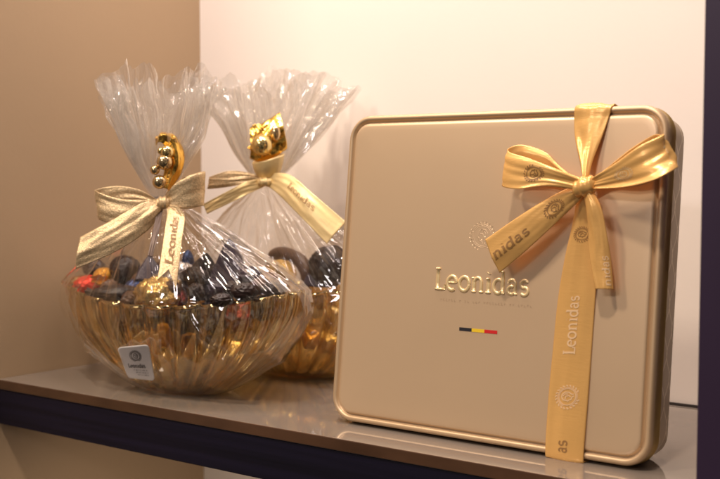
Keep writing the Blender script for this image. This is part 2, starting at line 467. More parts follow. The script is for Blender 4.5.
# upright band: from over the top edge down to the knot
top_c = [(593.5, 105.6)]
def TP(px, py, off): return P(px, py, off)
uA, uB = uvw(P(575, 112)).x, uvw(P(612, 110)).x
A = [T(uA, H-.003, .0365), T(uA, H+.0007, .012), T(uA, H-.0000, .0005), TP(574, 122, .0012), TP(575.5, 140, .0025), TP(580, 160, .006), TP(583, 178, .010)]
B = [T(uB, H-.003, .0365), T(uB, H+.0007, .012), T(uB, H-.0000, .0005), TP(608.5, 118, .0012), TP(602, 138, .0025), TP(593, 160, .006), TP(588, 178, .010)]
band1, s1 = strip('band', A, B, S, bow, 70, 12, bulge=.0015, wrinkle=.0012, seed=1)
tag(band1, 'ribbon band from the top edge to the knot')
# lower band from the knot to under the tin
vb = 0.0
uC, uD = uvw(P(546, 450)).x, uvw(P(584, 457)).x
A = [TP(578, 192, .008), TP(573, 222, .004), TP(565, 258, .002), TP(558, 300, .0014), TP(553, 350, .0011), TP(548.5, 400, .0011), T(uC, .002, -.0006), T(uC, -.0012, .003), T(uC, -.0012, .012), T(uC, .0012, .0365)]
B = [TP(590, 192, .008), TP(597, 222, .004), TP(598.5, 258, .002), TP(595, 300, .0014), TP(591.5, 350, .0011), TP(588, 400, .0011), T(uD, .002, -.0006), T(uD, -.0012, .003), T(uD, -.0012, .012), T(uD, .0012, .0365)]
band2, s2 = strip('band', A, B, S, bow, 110, 12, bulge=.0012, wrinkle=.0006, seed=5)
tag(band2, 'ribbon band hanging from the knot to the bottom edge')
# loops
A = [TP(580, 182, .006), TP(560, 166, .003), TP(545, 152, .003), TP(524, 145, .005), TP(511, 147, .011), TP(509, 152, .018), TP(528, 158, .021), TP(554, 168, .019), TP(581, 178, .014)]
B = [TP(582, 190, .006), TP(560, 186, .003), TP(540, 184, .003), TP(520, 183, .004), TP(506, 184, .011), TP(503, 187, .018), TP(519, 189, .022), TP(546, 186, .020), TP(578, 190, .014)]
lp1, sl1 = strip('loop', A, B, S, bow, 110, 12, bulge=.0004, wrinkle=.0016, seed=9)
tag(lp1, 'left loop of the bow')
A = [TP(589, 180, .006), TP(606, 169, .003), TP(630, 150, .003), TP(650, 137, .005), TP(658, 134, .011), TP(661, 136, .017), TP(640, 146, .022), TP(615, 164, .019), TP(588, 181, .014)]
B = [TP(589, 188, .006), TP(610, 186, .003), TP(636, 184, .003), TP(662, 172, .006), TP(674, 167, .011), TP(677, 168, .017), TP(655, 180, .024), TP(625, 187, .020), TP(588, 189, .014)]
lp2, sl2 = strip('loop', A, B, S, bow, 110, 12, bulge=-.0008, wrinkle=.0022, seed=13)
tag(lp2, 'right loop of the bow')
# tails
A = [TP(579, 184, .012), TP(562, 191, .013), TP(540, 203, .014), TP(512, 221, .015), TP(485.5, 239.5, .014)]
B = [TP(583, 197, .010), TP(572, 208, .010), TP(553, 226, .011), TP(527, 250, .012), TP(499.5, 273, .012)]
tl1, st1 = strip('tail', A, B, S, bow, 70, 12, bulge=.0016, wrinkle=.0008, seed=21)
tag(tl1, 'left tail of the bow pointing down to the left')
A = [TP(583, 192, .012), TP(586, 206, .013), TP(588, 225, .012), TP(589, 248, .011), TP(592, 270, .011), TP(595.5, 289, .011)]
B = [TP(592, 189, .012), TP(601, 207, .0125), TP(606.5, 230, .011), TP(610, 252, .009), TP(612, 270, .008), TP(613.5, 289.5, .008)]
tl2, st2 = strip('tail', A, B, S, bow, 70, 12, bulge=.0022, wrinkle=.0009, seed=25)
tag(tl2, 'right tail of the bow hanging down')
# knot: a wrapped, creased little bundle
def knot(name, c, ax, up, fw, rx, ry, rz, material, parent, seed=0):
    vs = []; nu, nv = 48, 22
    for j in range(nv+1):
        th = PI*j/nv
        x = -math.cos(th)
        prof = math.sin(th)**.55
        for i in range(nu):
            a = 2*PI*i/nu
            w = 1+.10*math.sin(j*1.15+1.4*math.sin(a)+seed)+.05*noise.noise(V((x*4, a*1.5, seed)))
            vs.append(c+ax*(x*rx)+up*(math.sin(a)*ry*prof*w)+fw*(math.cos(a)*rz*prof*w))
    return mesh_obj(name, vs, grid_faces(nu, nv+1, True), material, parent)
kt = knot('knot', P(585, 186.5, .0125), (EU*.96+EV*.18).normalized(), EV, -EW, .0075, .0062, .0055, S, bow, 2)

# prints on the tin ribbon
stt, wd = text_strokes('Leonidas', 1.0)
def T2(s, h): 
    q, w_ = text_strokes(s, h); return [(w, pl) for w, pl in q], w_
def centred(st_, w_, h): return [(w, [(x-w_/2, y-h*.55) for x, y in pl]) for w, pl in st_]
q, w_ = T2('Leonidas', .0052)
WM = 1.25
PD, PL = M['print_dark'], M['print_light']
# lower band: text reads upwards (x against t)
LEN2 = .300
print_on('lettering', s2, q, .455, .60, -1, LEN2, RW, PL, band2, flip=-1, wmul=1.15)
print_on('medallion', s2, emblem_strokes(.0078), .548, .50, -1, LEN2, RW, PL, band2, flip=-1)
q2, w2 = T2('as', .0052)
print_on('lettering', s2, q2, .662, .58, -1, LEN2, RW, PD, band2, flip=-1, wmul=1.15)
print_on('medallion', s2, emblem_strokes(.0078), .150, .46, -1, LEN2, RW, M['print_dark'], band2, flip=-1, wmul=.8)
# left tail: 'nidas' near the end reading up to the right, medallion near the knot
LT = .072
q3, w3 = T2('nidas', .0050)
print_on('lettering', st1, q3, .985, .66, -1, LT, RW, PD, tl1, flip=-1, wmul=1.2)
print_on('medallion', st1, emblem_strokes(.0082), .40, .50, -1, LT, RW, PD, tl1, flip=-1)
# left loop front: medallion
print_on('medallion', sl1, emblem_strokes(.0078), .80, .45, 1, .16, RW, PD, lp1)
# right loop: writing at the fold and pale medallion
print_on('lettering', sl2, [(w, [(y*1.0, x) for x, y in pl]) for w, pl in T2('das', .0048)[0]], .60, .15, 1, .16, RW, M['gold_emboss'], lp2, wmul=1.2)
print_on('medallion', sl2, emblem_strokes(.0060), .86, .5, 1, .16, RW, M['gold_emboss'], lp2)
# right tail: letters along its outer edge
print_on('lettering', st2, T2('nidas', .0046)[0], .97, .90, -1, .065, RW*.75, PL, tl2, flip=-1, wmul=1.1)

# ------------------------------------------------------------------ bowls
class Bowl: pass
def bowl_def(cx, cy, a, b, zr, sag):
    B_ = Bowl(); B_.c = V((cx, cy, 0)); B_.a, B_.b, B_.zr, B_.sag = a, b, zr, sag
    def rimz(phi): return zr-sag*math.sin(phi)**2
    def pt(phi, t, off=0., flute=0.):
        k = .36+.64*math.sin(t*PI/2)**.86
        z = .0015+t*(rimz(phi)-.0015)
        rx, ry = a*k, b*(.12+.88*k)
        d = V((math.cos(phi)/a, math.sin(phi)/b, 0)).normalized()
        return B_.c+V((rx*math.cos(phi), ry*math.sin(phi), z))+d*(off+flute)
    B_.rimz, B_.pt = rimz, pt
    return B_
def make_bowl(B_, label, nf=28):
    root = empty('glass_bowl', B_.c, label, 'bowl', None)
    nu, nv = nf*10, 26
    def fl(phi, t):
        x = phi*nf/(2*PI)
        return .0062*(abs(math.cos(PI*x))-.5)*min(1, t*5+.2)
    vs = []
    prof = [(t/nv) for t in range(nv+1)]
    for t in prof:
        for i in range(nu):
            phi = 2*PI*i/nu; vs.append(B_.pt(phi, t, 0, fl(phi, t)))
    for k, off in ((1.0, -.0012), (1.0, -.0030)):
        for i in range(nu):
            phi = 2*PI*i/nu; q = B_.pt(phi, 1., off, fl(phi, 1)*.5); q.z += .0006 if off > -.002 else 0; vs.append(q)
    for t in prof[::-1][1:]:
        for i in range(nu):
            phi = 2*PI*i/nu; q = B_.pt(phi, t, -.0034, fl(phi, t)*.25); q.z += .003*(1-t); vs.append(q)
    rows = len(vs)//nu
    fs = grid_faces(nu, rows, True)
    fs.append(tuple(range(nu))[::-1]); fs.append(tuple(range((rows-1)*nu, rows*nu)))
    mesh_obj('fluted_side', vs, fs, M['amber'], root)
    # solid amber foot
    vs = []
    prof = [(.30, .0002), (.345, .0002), (.36, .001), (.37, .004), (.35, .0065), (.30, .008)]
    for k, z in prof:
        for i in range(96):
            phi = 2*PI*i/96; vs.append(B_.c+V((B_.a*k*math.cos(phi)*.93, B_.b*(.12+.88*k)*math.sin(phi)*.93, z)))
    fs = grid_faces(96, len(prof), True); fs.append(tuple(range(96))[::-1]); fs.append(tuple(range(5*96, 6*96)))
    mesh_obj('foot', vs, fs, M['amber_base'], root)
    return root
b1 = bowl_def(-.6200, .631, .1215, .055, .086, .012)
b2 = bowl_def(-.585, .7395, .122, .050, .089, .014)
make_bowl(b1, 'oval fluted amber glass bowl with a white sticker on its film, nearest the shelf edge')
make_bowl(b2, 'oval fluted amber glass bowl behind, half hidden by the square tin')

VD = V((-math.sin(.76), math.cos(.76), 0)); E1 = V((math.cos(.76), math.sin(.76), 0))   # away from / across the view of the baskets
def at(px, py, depth):
    r = ray(px, py); return CAM+r*depth
def ridge(x):
    return 1-2*abs(noise.noise(x))
def crease(q, k, sharp=9.):
    d, _ = noise.voronoi(q*k)
    return math.exp(-(d[1]-d[0])*sharp)
def make_wrap(B_, neck, label, seed, fan_w, fan_d, fan_h, tilt, nrib, top_var, lean=0.):
    root = empty('cellophane_wrap', (B_.c.x, B_.c.y, .001), label, 'wrapping', None)
    nu, nc, nb = 720, 60, 50
    vs = []
    rows = []
    def rim_pt(phi, k=1.):
        q = B_.pt(phi, 1., .0045*k); q.z += .0015; return q
    for j in range(nc+1):                       # cone
        s = j/nc
        for i in range(nu):
            phi = 2*PI*i/nu
            cs, sn = math.cos(phi), math.sin(phi)
            p0 = neck+V((cs*.0055, sn*.0055, 0)); p1 = rim_pt(phi)
            e = s**1.12
            q = p0.lerp(p1, e)
            # contents push the sheet out in the middle
            q += V((cs*.001, sn*.001, .001))*math.sin(PI*s)*s
            fold = ridge(V((cs*3.2+seed, sn*3.2, s*.55)))*.6+ridge(V((cs*7.5+seed, sn*7.5, s*.9+3)))*.5+.25*noise.noise(V((cs*16, sn*16+seed, s*2.0)))
            amp = .0052*math.sin(PI*min(1, s*1.02))**.7*(1-.25*s)+.0012
            d = V((cs, sn, .35)).normalized()
            q += d*fold*amp
            c_ = noise.noise(V((q.x*28+seed, q.y*28, q.z*28)))
            q += d*.0035*c_*math.sin(PI*s)
            wob = .06*noise.noise(V((cs*3, sn*3+seed, s*3)))
            a1 = crease(V((cs*1.5+seed, sn*1.5, s*.30)), 2.2, 7.)
            a2 = crease(V((cs*1.5+wob, sn*1.5+seed, s*.45+wob)), 5.0, 6.)
            a3 = crease(V((cs+wob, sn+wob, s*1.1+seed)), 5.5, 8.)
            q += d*(.0040*a1+.0017*a2+.0006*a3*s)*min(1, .25+s*1.6)*(1-.5*s)
            vs.append(q)
    for j in range(1, nb+1):                    # down round the bowl and under it
        t = 1-j/nb
        for i in range(nu):
            phi = 2*PI*i/nu
            cs, sn = math.cos(phi), math.sin(phi)
            q = B_.pt(phi, max(t, 0), .0045)
            d = V((cs/B_.a, sn/B_.b, 0)).normalized()
            f = ridge(V((cs*3+seed, sn*3, t*1.3+5)))*.5+ridge(V((cs*6+seed+t*1.5, sn*6, t*.8)))*.5+.5*noise.noise(V((cs*13+seed+t*3, sn*13, t*4)))
            amp = .0030*math.sin(PI*(1-t)*.9+.15)
            q += d*(max(f, -.7)*amp*.8+.0015*math.sin(PI*(1-t)))
            w_ = nvec(q*16)*.010
            q += d*(.0062*crease(V((q.x, q.y, q.z*.6))+w_, 15, 7.)+.0022*crease(V((q.x, q.y, q.z*.7))-w_, 33, 6.)+.0030*max(0, cs)-.0006)*math.sin(PI*(1-t)*.93+.1)
            q.z = max(q.z, .0007)
            vs.append(q)
    fs = grid_faces(nu, nc+nb+1, True)
    body = mesh_obj('film', vs, fs, M['film'], root)
    bvh = BVHTree.FromPolygons([tuple(v) for v in vs], fs)
    # pleated fan above the neck: two nested layers
    for layer in range(2):
        vs = []; nf_, nh = 760, 36
        sc_ = 1-.22*layer
        for j in range(nh+1):
            s = j/nh
            for i in range(nf_):
                phi = 2*PI*i/nf_
                cs, sn = math.cos(phi), math.sin(phi)
                sh = seed*1.7+layer*11
                hvar = 1+top_var*(.75*noise.noise(V((cs*2.2+sh, sn*2.2, 1)))+.42*noise.noise(V((cs*8+sh, sn*8, 2)))+.10*abs(noise.noise(V((cs*16+sh, sn*16, 3)))))
                rad = s**.84
                ph_ = phi*nrib+3.0*noise.noise(V((cs*2+sh, sn*2, .4)))+.8*s*noise.noise(V((cs*3, sn*3+sh, s*2)))
                pl_ = (2/PI)*math.asin(math.sin(ph_))*1.3+.35*math.sin(phi*round(nrib*2.3)+sh)+.9*noise.noise(V((cs*7+sh, sn*7, s*1.6)))
                r_ = .0045+rad*fan_w*sc_
                rd = .0045+rad*fan_d*sc_
                am = .0055*rad*(1+.3*layer)
                q = neck+E1*(cs*(r_+am*pl_)+lean*s*fan_h)+VD*(sn*(rd+am*pl_))
                q.z = neck.z+s*fan_h*hvar*(1-.10*layer)*(1-.12*abs(cs)**3)+.0035*noise.noise(V((cs*5, sn*5+sh, s*4)))
                w_ = V((noise.noise(q*45+V((sh, 0, 0))), noise.noise(q*45+V((0, sh, 5))), 0))*.0045*s+nvec(q*22+V((sh, 0, 0)))*.009*s
                q = q+w_; q += VD*((.0045*crease(V((cs*1.4+sh, sn*1.4, s*.35)), 3.5, 6.)+.0010*crease(V((cs*1.4, sn*1.4+sh, s*.6)), 8., 6.))*s)
                vs.append(q)
        mesh_obj('fan', vs, grid_faces(nf_, nh+1, True), M['film_fan'], root)
    # gathered neck tie
    vs = []
    for j in range(9):
        for i in range(24):
            a = 2*PI*i/24; th_ = 2*PI*j/8
            r_ = .0058+.0012*math.cos(th_)+.0004*math.sin(a*7)
            vs.append(neck+V((r_*math.cos(a), r_*math.sin(a), .0016*math.sin(th_))))
    mesh_obj('tie', vs, grid_faces(24, 9, True), M['thread'], root)
    return root, body, bvh
neck1 = at(161, 199, .845); neck2 = at(266, 184, .925)
w1, body1, bvh1 = make_wrap(b1, neck1, 'clear cellophane gathered into a tall fan over the nearer bowl, white sticker low down', 3, .041, .026, .101, 0, 9, .20, lean=.0)
w2, body2, bvh2 = make_wrap(b2, neck2, 'clear cellophane gathered into a wide fan over the farther bowl behind', 8, .064, .022, .095, 0, 10, .20, lean=.12)

# sticker, laid on the film
def on_film(px, py, lift=.0006):
    r = ray(px, py).normalized(); h_ = bvh1.ray_cast(CAM, r)
    return h_
Q = [(117, 347.5), (148.5, 344.5), (155, 381), (128, 378)]     # tl tr br bl
ctr = on_film(137, 363)[0]
vs = []
hits = [on_film(*q_)[0] for q_ in Q]
nrm = ((hits[1]-hits[3]).cross(hits[0]-hits[2])).normalized()
if nrm.dot(CAM-ctr) < 0: nrm = -nrm
def stick(a, b, l=0.):
    """a,b in -1..1 on the sticker, gently bowed over the bowl"""
    u, v = (a+1)/2, (b+1)/2
    px = (Q[3][0]*(1-u)+Q[2][0]*u)*(1-v)+(Q[0][0]*(1-u)+Q[1][0]*u)*v
    py = (Q[3][1]*(1-u)+Q[2][1]*u)*(1-v)+(Q[0][1]*(1-u)+Q[1][1]*u)*v
    r = ray(px, py); o = ctr+nrm*(.0030+l-.0012*(a*a))
    return CAM+r*((o-CAM).dot(nrm)/r.dot(nrm))
def rr_clip(a, b, r=.24):
    ax, by = abs(a), abs(b)
    if ax > 1-r and by > 1-r:
        x, y = ax-(1-r), by-(1-r); d = math.hypot(x, y)
        # square corner region to quarter disc
        mx_ = max(x, y)
        if d > 0:
            f = mx_/d; x, y = x*f, y*f
        return math.copysign(1-r+x, a), math.copysign(1-r+y, b)
    return a, b
ns = 24; vs = []
for j in range(ns+1):
    for i in range(ns+1):
        a, b = rr_clip(-1+2*i/ns, -1+2*j/ns); vs.append(stick(a, b))
stk = mesh_obj('sticker', vs, grid_faces(ns+1, ns+1), M['sticker'], w1)
so = stk.modifiers.new('thick', 'SOLIDIFY'); so.thickness = .0002; so.offset = -1
tag(stk, 'white rounded sticker with a round dark emblem and small print')
flat_strokes('medallion', emblem_strokes(.40), lambda x, y, l: stick(x, y*.86+.40, .0003+l), M['sticker_ink'], stk)
q, w_ = text_strokes('Leonidas', .155); 
flat_strokes('lettering', q, lambda x, y, l: stick(x-.68, y*1.05-.30, .0003+l), M['sticker_ink'], stk, wmul=1.25)
lines = []
rs = random.Random(11)
for k, yy in enumerate((-.48, -.62, -.76)):
    x = -.35+.1*k
    while x < .62:
        lines.append((.035, [(x, yy), (x+rs.uniform(.0, .05), yy+.07)])); x += rs.choice([.075, .075, .13])
flat_strokes('fine_print', lines, lambda x, y, l: stick(x, y, .0003+l), M['sticker_grey'], stk)

# ------------------------------------------------------------------ bows on the baskets
WV = M['weave']
def bpt(d0):
    return lambda px, py, off=0.: at(px, py, d0-off)
p_ = bpt(.835)
bow1 = empty('ribbon_bow', p_(162, 203), 'champagne weave ribbon bow tied at the neck of the nearer basket', 'ribbon bow')
strip('loop', [p_(158, 200), p_(140, 190), p_(118, 186), p_(98, 189, .006), p_(98, 192, .014), p_(120, 199, .017), p_(145, 200, .014), p_(160, 201, .012)],
      [p_(160, 207), p_(142, 210), p_(122, 213), p_(101, 218, .006), p_(102, 221, .014), p_(122, 225, .019), p_(146, 216, .014), p_(161, 207, .012)], WV, bow1, 80, 10, wrinkle=.0016, seed=31)
tag(bow1.children[-1], 'left loop of the bow')
strip('loop', [p_(163, 200), p_(170, 187), p_(183, 178), p_(200, 172, .002), p_(205, 172, .010), p_(193, 175, .018), p_(175, 184, .018), p_(164, 199, .014)],
      [p_(163, 206), p_(175, 208), p_(188, 209), p_(201, 206, .002), p_(203, 206, .010), p_(190, 207, .016), p_(176, 208, .016), p_(165, 206, .014)], WV, bow1, 80, 10, wrinkle=.0010, seed=33)
tag(bow1.children[-1], 'right loop of the bow')
strip('tail', [p_(160, 198, .014), p_(140, 204, .022), p_(112, 220, .027), p_(80, 237, .026)],
      [p_(163, 209, .014), p_(148, 230, .022), p_(117, 251, .028), p_(75.5, 269, .030)], WV, bow1, 60, 10, bulge=.002, wrinkle=.0022, seed=35)
tag(bow1.children[-1], 'broad left tail reaching down beside the film')
_, sb = strip('tail', [p_(162, 206, .014), p_(167, 212, .020), p_(164, 236, .036), p_(157.5, 280, .052)],
      [p_(168, 206, .014), p_(184, 214, .020), p_(182, 240, .036), p_(176, 289, .052)], WV, bow1, 70, 10, bulge=.0006, wrinkle=.0006, seed=37, vcut=.10)
tl = bow1.children[-1]; tag(tl, 'right tail with a notched end and dark lettering')
flat_strokes('lettering', T2('Leonidas', .0046)[0], lambda x, y, l: sb(.87-x/.078, .66-y/.016, .0008+l), M['print_dark'], tl, wmul=1.1)
strip('tail', [p_(158, 203, .012), p_(156, 215, .018), p_(152, 235, .030), p_(147.5, 256, .038)],
      [p_(163, 204, .012), p_(162, 216, .018), p_(158, 236, .030), p_(152.5, 257, .038)], M['shaded_ribbon'], bow1, 50, 8, wrinkle=.0006, seed=39)
tag(bow1.children[-1], 'narrow tail, coloured dark for shadow, hanging from the knot')
strip('tail', [p_(166, 204, .014), p_(176, 206, .020), p_(184, 214, .022), p_(186, 226, .024)],
      [p_(166, 207, .014), p_(175, 210, .020), p_(180, 217, .022), p_(182, 227, .024)], WV, bow1, 40, 6, wrinkle=.0004, seed=40)
tag(bow1.children[-1], 'short curled strand beside the notched tail')
knot('knot', p_(163, 203, .015), E1, V((0, 0, 1)), -VD, .0050, .0052, .0048, WV, bow1, 4)

CRB = M['cream_ribbon']
p_ = bpt(.905)
bow2 = empty('ribbon_bow', p_(264, 182), 'cream gold ribbon bow tied at the neck of the farther basket', 'ribbon bow')
strip('loop', [p_(262, 177), p_(245, 172), p_(228, 171), p_(212, 176, .006), p_(211, 178, .012), p_(228, 178, .014), p_(246, 176, .012), p_(262, 179, .008)],
      [p_(262, 184), p_(246, 184), p_(229, 185), p_(210, 188, .006), p_(210, 189, .012), p_(228, 187, .014), p_(246, 184, .012), p_(262, 184, .008)], WV, bow2, 70, 8, wrinkle=.0010, seed=41)
tag(bow2.children[-1], 'left loop of the bow')
strip('tail', [p_(262, 178, .008), p_(246, 182, .014), p_(226, 192, .018), p_(203, 204, .020)],
      [p_(264, 187, .008), p_(248, 194, .014), p_(228, 204, .018), p_(207, 214, .020)], CRB, bow2, 60, 8, wrinkle=.0010, seed=43)
tag(bow2.children[-1], 'left tail of the bow')
_, s4 = strip('tail', [p_(268, 173, .008), p_(290, 175, .020), p_(312, 193, .035), p_(346, 222, .045)],
      [p_(268, 186, .008), p_(279, 195, .020), p_(300, 216, .035), p_(327, 244, .045)], CRB, bow2, 70, 10, bulge=.001, wrinkle=.0010, seed=45)
tl = bow2.children[-1]; tag(tl, 'broad right tail with small lettering')
flat_strokes('lettering', T2('Leonidas', .0040)[0], lambda x, y, l: s4(.40+x/.085, .50+(-y)/.024, .0010+l), M['print_dark'], tl, wmul=.9)
# upright cup-like loop round the neck
def cupfn(a, s):
    r_ = .0125+.0022*s+.0008*math.sin(3*a)
    return p_(267.5, 182, .004)+V((math.cos(a)*r_, math.sin(a)*r_*.8, .001+s*(.019+.004*math.cos(a-1.0))))
vs = [cupfn(2*PI*i/60, j/12)-V((0, 0, 0)) for j in range(13) for i in range(60)]
for k, v_ in enumerate(vs):
    s = (k//60)/12; v_ += (p_(267.5, 182)-v_)*V((1, 1, 0))*(.45*(1-s)**2.5)
o = mesh_obj('loop', vs, grid_faces(60, 13, True), CRB, bow2)
so = o.modifiers.new('thick', 'SOLIDIFY'); so.thickness = .0004
tag(o, 'upright rounded loop wrapped round the neck')
knot('knot', p_(265, 182, .010), E1, V((0, 0, 1)), -VD, .0062, .0040, .0045, CRB, bow2, 6)

# ------------------------------------------------------------------ foil picks with beads
def ball(name, c, r, material, parent, crumple=0., seed=0, squash=(1, 1, 1), rot=0., seg=32):
    vs = []; nu, nv = seg, seg//2
    for j in range(nv+1):
        th = PI*j/nv
        for i in range(nu):
            a = 2*PI*i/nu
            d = V((math.sin(th)*math.cos(a), math.sin(th)*math.sin(a), math.cos(th)))
            k = 1
            if crumple: k += crumple*(ridge(d*1.8+V((seed, 0, 0)))*.45+ridge(d*4+V((0, seed, 0)))*.25+.9*crease(d+nvec(d*2+V((seed, 0, 0)))*.3+V((seed, 0, 0)), 2.0, 5.)+.4*crease(d+V((0, 0, seed)), 4.5, 5.)-.3)
            q = V((d.x*squash[0], d.y*squash[1], d.z*squash[2]))*(r*k)
            q.rotate(Matrix.Rotation(rot, 3, 'Z')); vs.append(c+q)
    return mesh_obj(name, vs, grid_faces(nu, nv+1, True), material, parent)
def foil_leaf(name, edgeA, edgeB, parent, seed, curl=.003):
    o, _ = strip(name, edgeA, edgeB, M['foil_gold'], parent, 36, 14, bulge=curl, wrinkle=.0030, seed=seed)
    return o
p_ = bpt(.828)
pk1 = empty('foil_pick', p_(163, 197), 'curved gold foil leaf with bronze beads at the neck of the nearer basket', 'ornament')
foil_leaf('leaf', [p_(156, 142, .004), p_(164, 146, .004), p_(166, 158, .002), p_(164, 172, .002), p_(160, 188, .004)], [p_(162, 133, -.002), p_(177, 137, -.004), p_(184.5, 154, -.003), p_(181, 174, -.002), p_(169, 191, .002)], pk1, 51, .005)
foil_leaf('leaf', [p_(156, 146, .002), p_(160, 141, .002), p_(166, 139, .001), p_(173, 142)], [p_(156, 137, .002), p_(161, 135, .002), p_(168, 135, .001), p_(177, 137)], pk1, 53)
for (x, y, r, mm) in ((164.5, 162, .0062, 'bead'), (155, 170, .0038, 'bead'), (159.5, 182, .0055, 'bead'), (167, 152, .0052, 'bead_g'), (161, 151, .0028, 'bead_g')):
    ball('bead', p_(x, y, .010), r, M[mm], pk1)
vs = []
p_ = bpt(.902)
pk2 = empty('foil_pick', p_(266, 180), 'star shaped gold foil with one large bead at the neck of the farther basket', 'ornament')
foil_leaf('leaf', [p_(250, 127), p_(258, 126), p_(268, 120), p_(280, 112)], [p_(250, 158, .004), p_(259, 162, .002), p_(270, 160, .002), p_(287, 149, -.002)], pk2, 57, .006)
foil_leaf('leaf', [p_(252, 126, .003), p_(256, 134, .006), p_(252, 146, .010), p_(247, 147, .010)], [p_(262, 124, .001), p_(266, 136, .002), p_(266, 148, .004), p_(262, 158, .004)], pk2, 59, .002)
ball('bead', p_(262, 145, .013), .0088, M['bead_g'], pk2)
ball('bead', p_(254.5, 146, .012), .0036, M['bead_g'], pk2)
ball('bead', p_(275.5, 133, .006), .0045, M['bead'], pk2, squash=(1, 1, 1.6))

# ------------------------------------------------------------------ sweets
def aty(px, py, y):
    r_ = ray(px, py); return CAM+r_*(y/r_.y)
def twist_wrap(name, c, r, material, label, cat, group=None, seed=0, rot=0., squash=(1.3, .9, .8), ends=True, crumple=.11):
    root = empty(name, c, label, cat, group)
    ball('wrapper', c, r, material, root, crumple, seed, squash, rot, 64)
    if ends:
        dirx = V((math.cos(rot), math.sin(rot), 0))
        for sgn in (-1, 1):
            base_ = c+dirx*sgn*r*squash[0]*.9
            vs = []; nn = 30
            for j in range(7):
                s = j/6
                for i in range(nn):
                    a = 2*PI*i/nn
                    rr = r*(.16+.62*s)*(1+.22*math.sin(a*6+seed+s))
                    side = V((-dirx.y, dirx.x, 0))
                    vs.append(base_+dirx*sgn*r*.75*s+side*(math.cos(a)*rr)+V((0, 0, math.sin(a)*rr*.5)))
            mesh_obj('twist', vs, grid_faces(nn, 7, True), material, root)
    return root
def prism_piece(name, c, size, material, label, cat, rot=0., tilt=0., seed=0, peak=1.0, group=None):
    """four-sided wrapped pyramid with soft creased faces"""
    vs = []; n = 14
    R_ = Matrix.Rotation(rot, 3, 'Z') @ Matrix.Rotation(tilt, 3, 'X')
    for j in range(n+1):
        s = j/n; k = (1-s)**.85*1+.02
        for i in range(n*4):
            a = 2*PI*i/(n*4)
            sq = 1/max(abs(math.cos(a)), abs(math.sin(a)))
            sq = 1+(sq-1)*.8
            q = V((math.cos(a)*sq*k*size, math.sin(a)*sq*k*size*.8, (s-.35)*size*1.9*peak))
            q += V((1, 1, .6))*size*.06*noise.noise(q*70+V((seed, 0, 0)))
            q.rotate(R_); vs.append(c+q)
    fs = grid_faces(n*4, n+1, True); fs.append(tuple(range(n*4))[::-1]); fs.append(tuple(range(n*n*4, (n+1)*n*4)))
    o = mesh_obj(name, vs, fs, material, None)
    return tag(o, label, cat, group)
def bar_piece(name, pts, r, material, label, cat, flat=.6):
    vs = []; n = 30
    pts = [V(p) for p in pts]
    for j in range(n+1):
        t = j/n; q = cr(pts, t); d = (cr(pts, min(1, t+.01))-cr(pts, max(0, t-.01))).normalized()
        s_ = d.cross(V((0, 0, 1))).normalized(); u_ = s_.cross(d)
        e = min(1, math.sqrt(max(0, 1-(2*t-1)**8)))+.02
        for i in range(24):
            a = 2*PI*i/24; w = 1+.06*noise.noise(V((t*9, a, 3)))
            vs.append(q+s_*(math.cos(a)*r*e*w)+u_*(math.sin(a)*r*flat*e*w))
    fs = grid_faces(24, n+1, True); fs.append(tuple(range(24))[::-1]); fs.append(tuple(range(n*24, (n+1)*24)))
    return tag(mesh_obj(name, vs, fs, material), label, cat)
# pieces showing above the nearer bowl's rim
twist_wrap('wrapped_sweet', aty(90, 285, 0.631), .0105, M['foil_red'], 'red foil sweet at the left end of the nearer bowl', 'sweet', seed=2, ends=False, rot=.7, squash=(1.25, .9, .75))
twist_wrap('wrapped_sweet', aty(104, 277, 0.631), .0095, M['foil_orange'], 'small orange gold foil sweet behind the red one in the nearer bowl', 'sweet', seed=4, rot=2.2)
ball_root = empty('foil_ball', aty(158, 296, 0.598), 'crumpled gold foil ball at the front rim of the nearer bowl', 'sweet')
ball('wrapper', aty(158, 296, 0.598), .0150, M['foil_ball'], ball_root, .22, 6, (1.1, 1, .85), .3, 48)
twist_wrap('wrapped_sweet', aty(181, 279, 0.631), .0130, M['foil_silver'], 'silver foil sweet right of the ribbon tail in the nearer bowl', 'sweet', seed=8, rot=1.1, squash=(1, .9, 1))
twist_wrap('wrapped_sweet', aty(178, 298, 0.609), .0080, M['foil_wine'], 'small wine red foil sweet beside the gold foil ball', 'sweet', seed=9, rot=2.6, ends=False)
twist_wrap('wrapped_sweet', aty(188, 263, 0.643), .0065, M['foil_blue'], 'small blue foil sweet on top of the silver one', 'sweet', seed=10, rot=.2, squash=(.7, .8, 1.5), ends=False)
prism_piece('wrapped_sweet', aty(230, 270, 0.643), .0190, M['choc_purple'], 'peaked dark aubergine sweet standing at the right of the nearer bowl', 'sweet', rot=.5, tilt=.1, seed=3, peak=1.1)
twist_wrap('wrapped_sweet', aty(213, 289, 0.631), .0125, M['choc_purple'], 'long dark aubergine sweet lying below the peaked one', 'sweet', seed=14, rot=.7, squash=(1.8, .9, .7), ends=False)
tb = empty('foil_ball', aty(125, 268, 0.643), 'round dark wrapped sweet high in the middle left of the nearer bowl', 'sweet')
ball('wrapper', aty(125, 270, 0.643), .0125, M['choc_dark'], tb, .10, 3, (1.1, 1, .95), 0, 56)
twist_wrap('wrapped_sweet', aty(118, 293, 0.609), .0105, M['choc_dark'], 'flat dark sweet at the front left rim between red and gold foils', 'sweet', seed=17, rot=.6, squash=(1.9, .9, .6))
twist_wrap('wrapped_sweet', aty(138, 287, 0.631), .0085, M['foil_blue'], 'dark blue foil sweet left of the gold foil ball', 'sweet', seed=18, rot=1.4, squash=(1.3, .9, .8), ends=False)
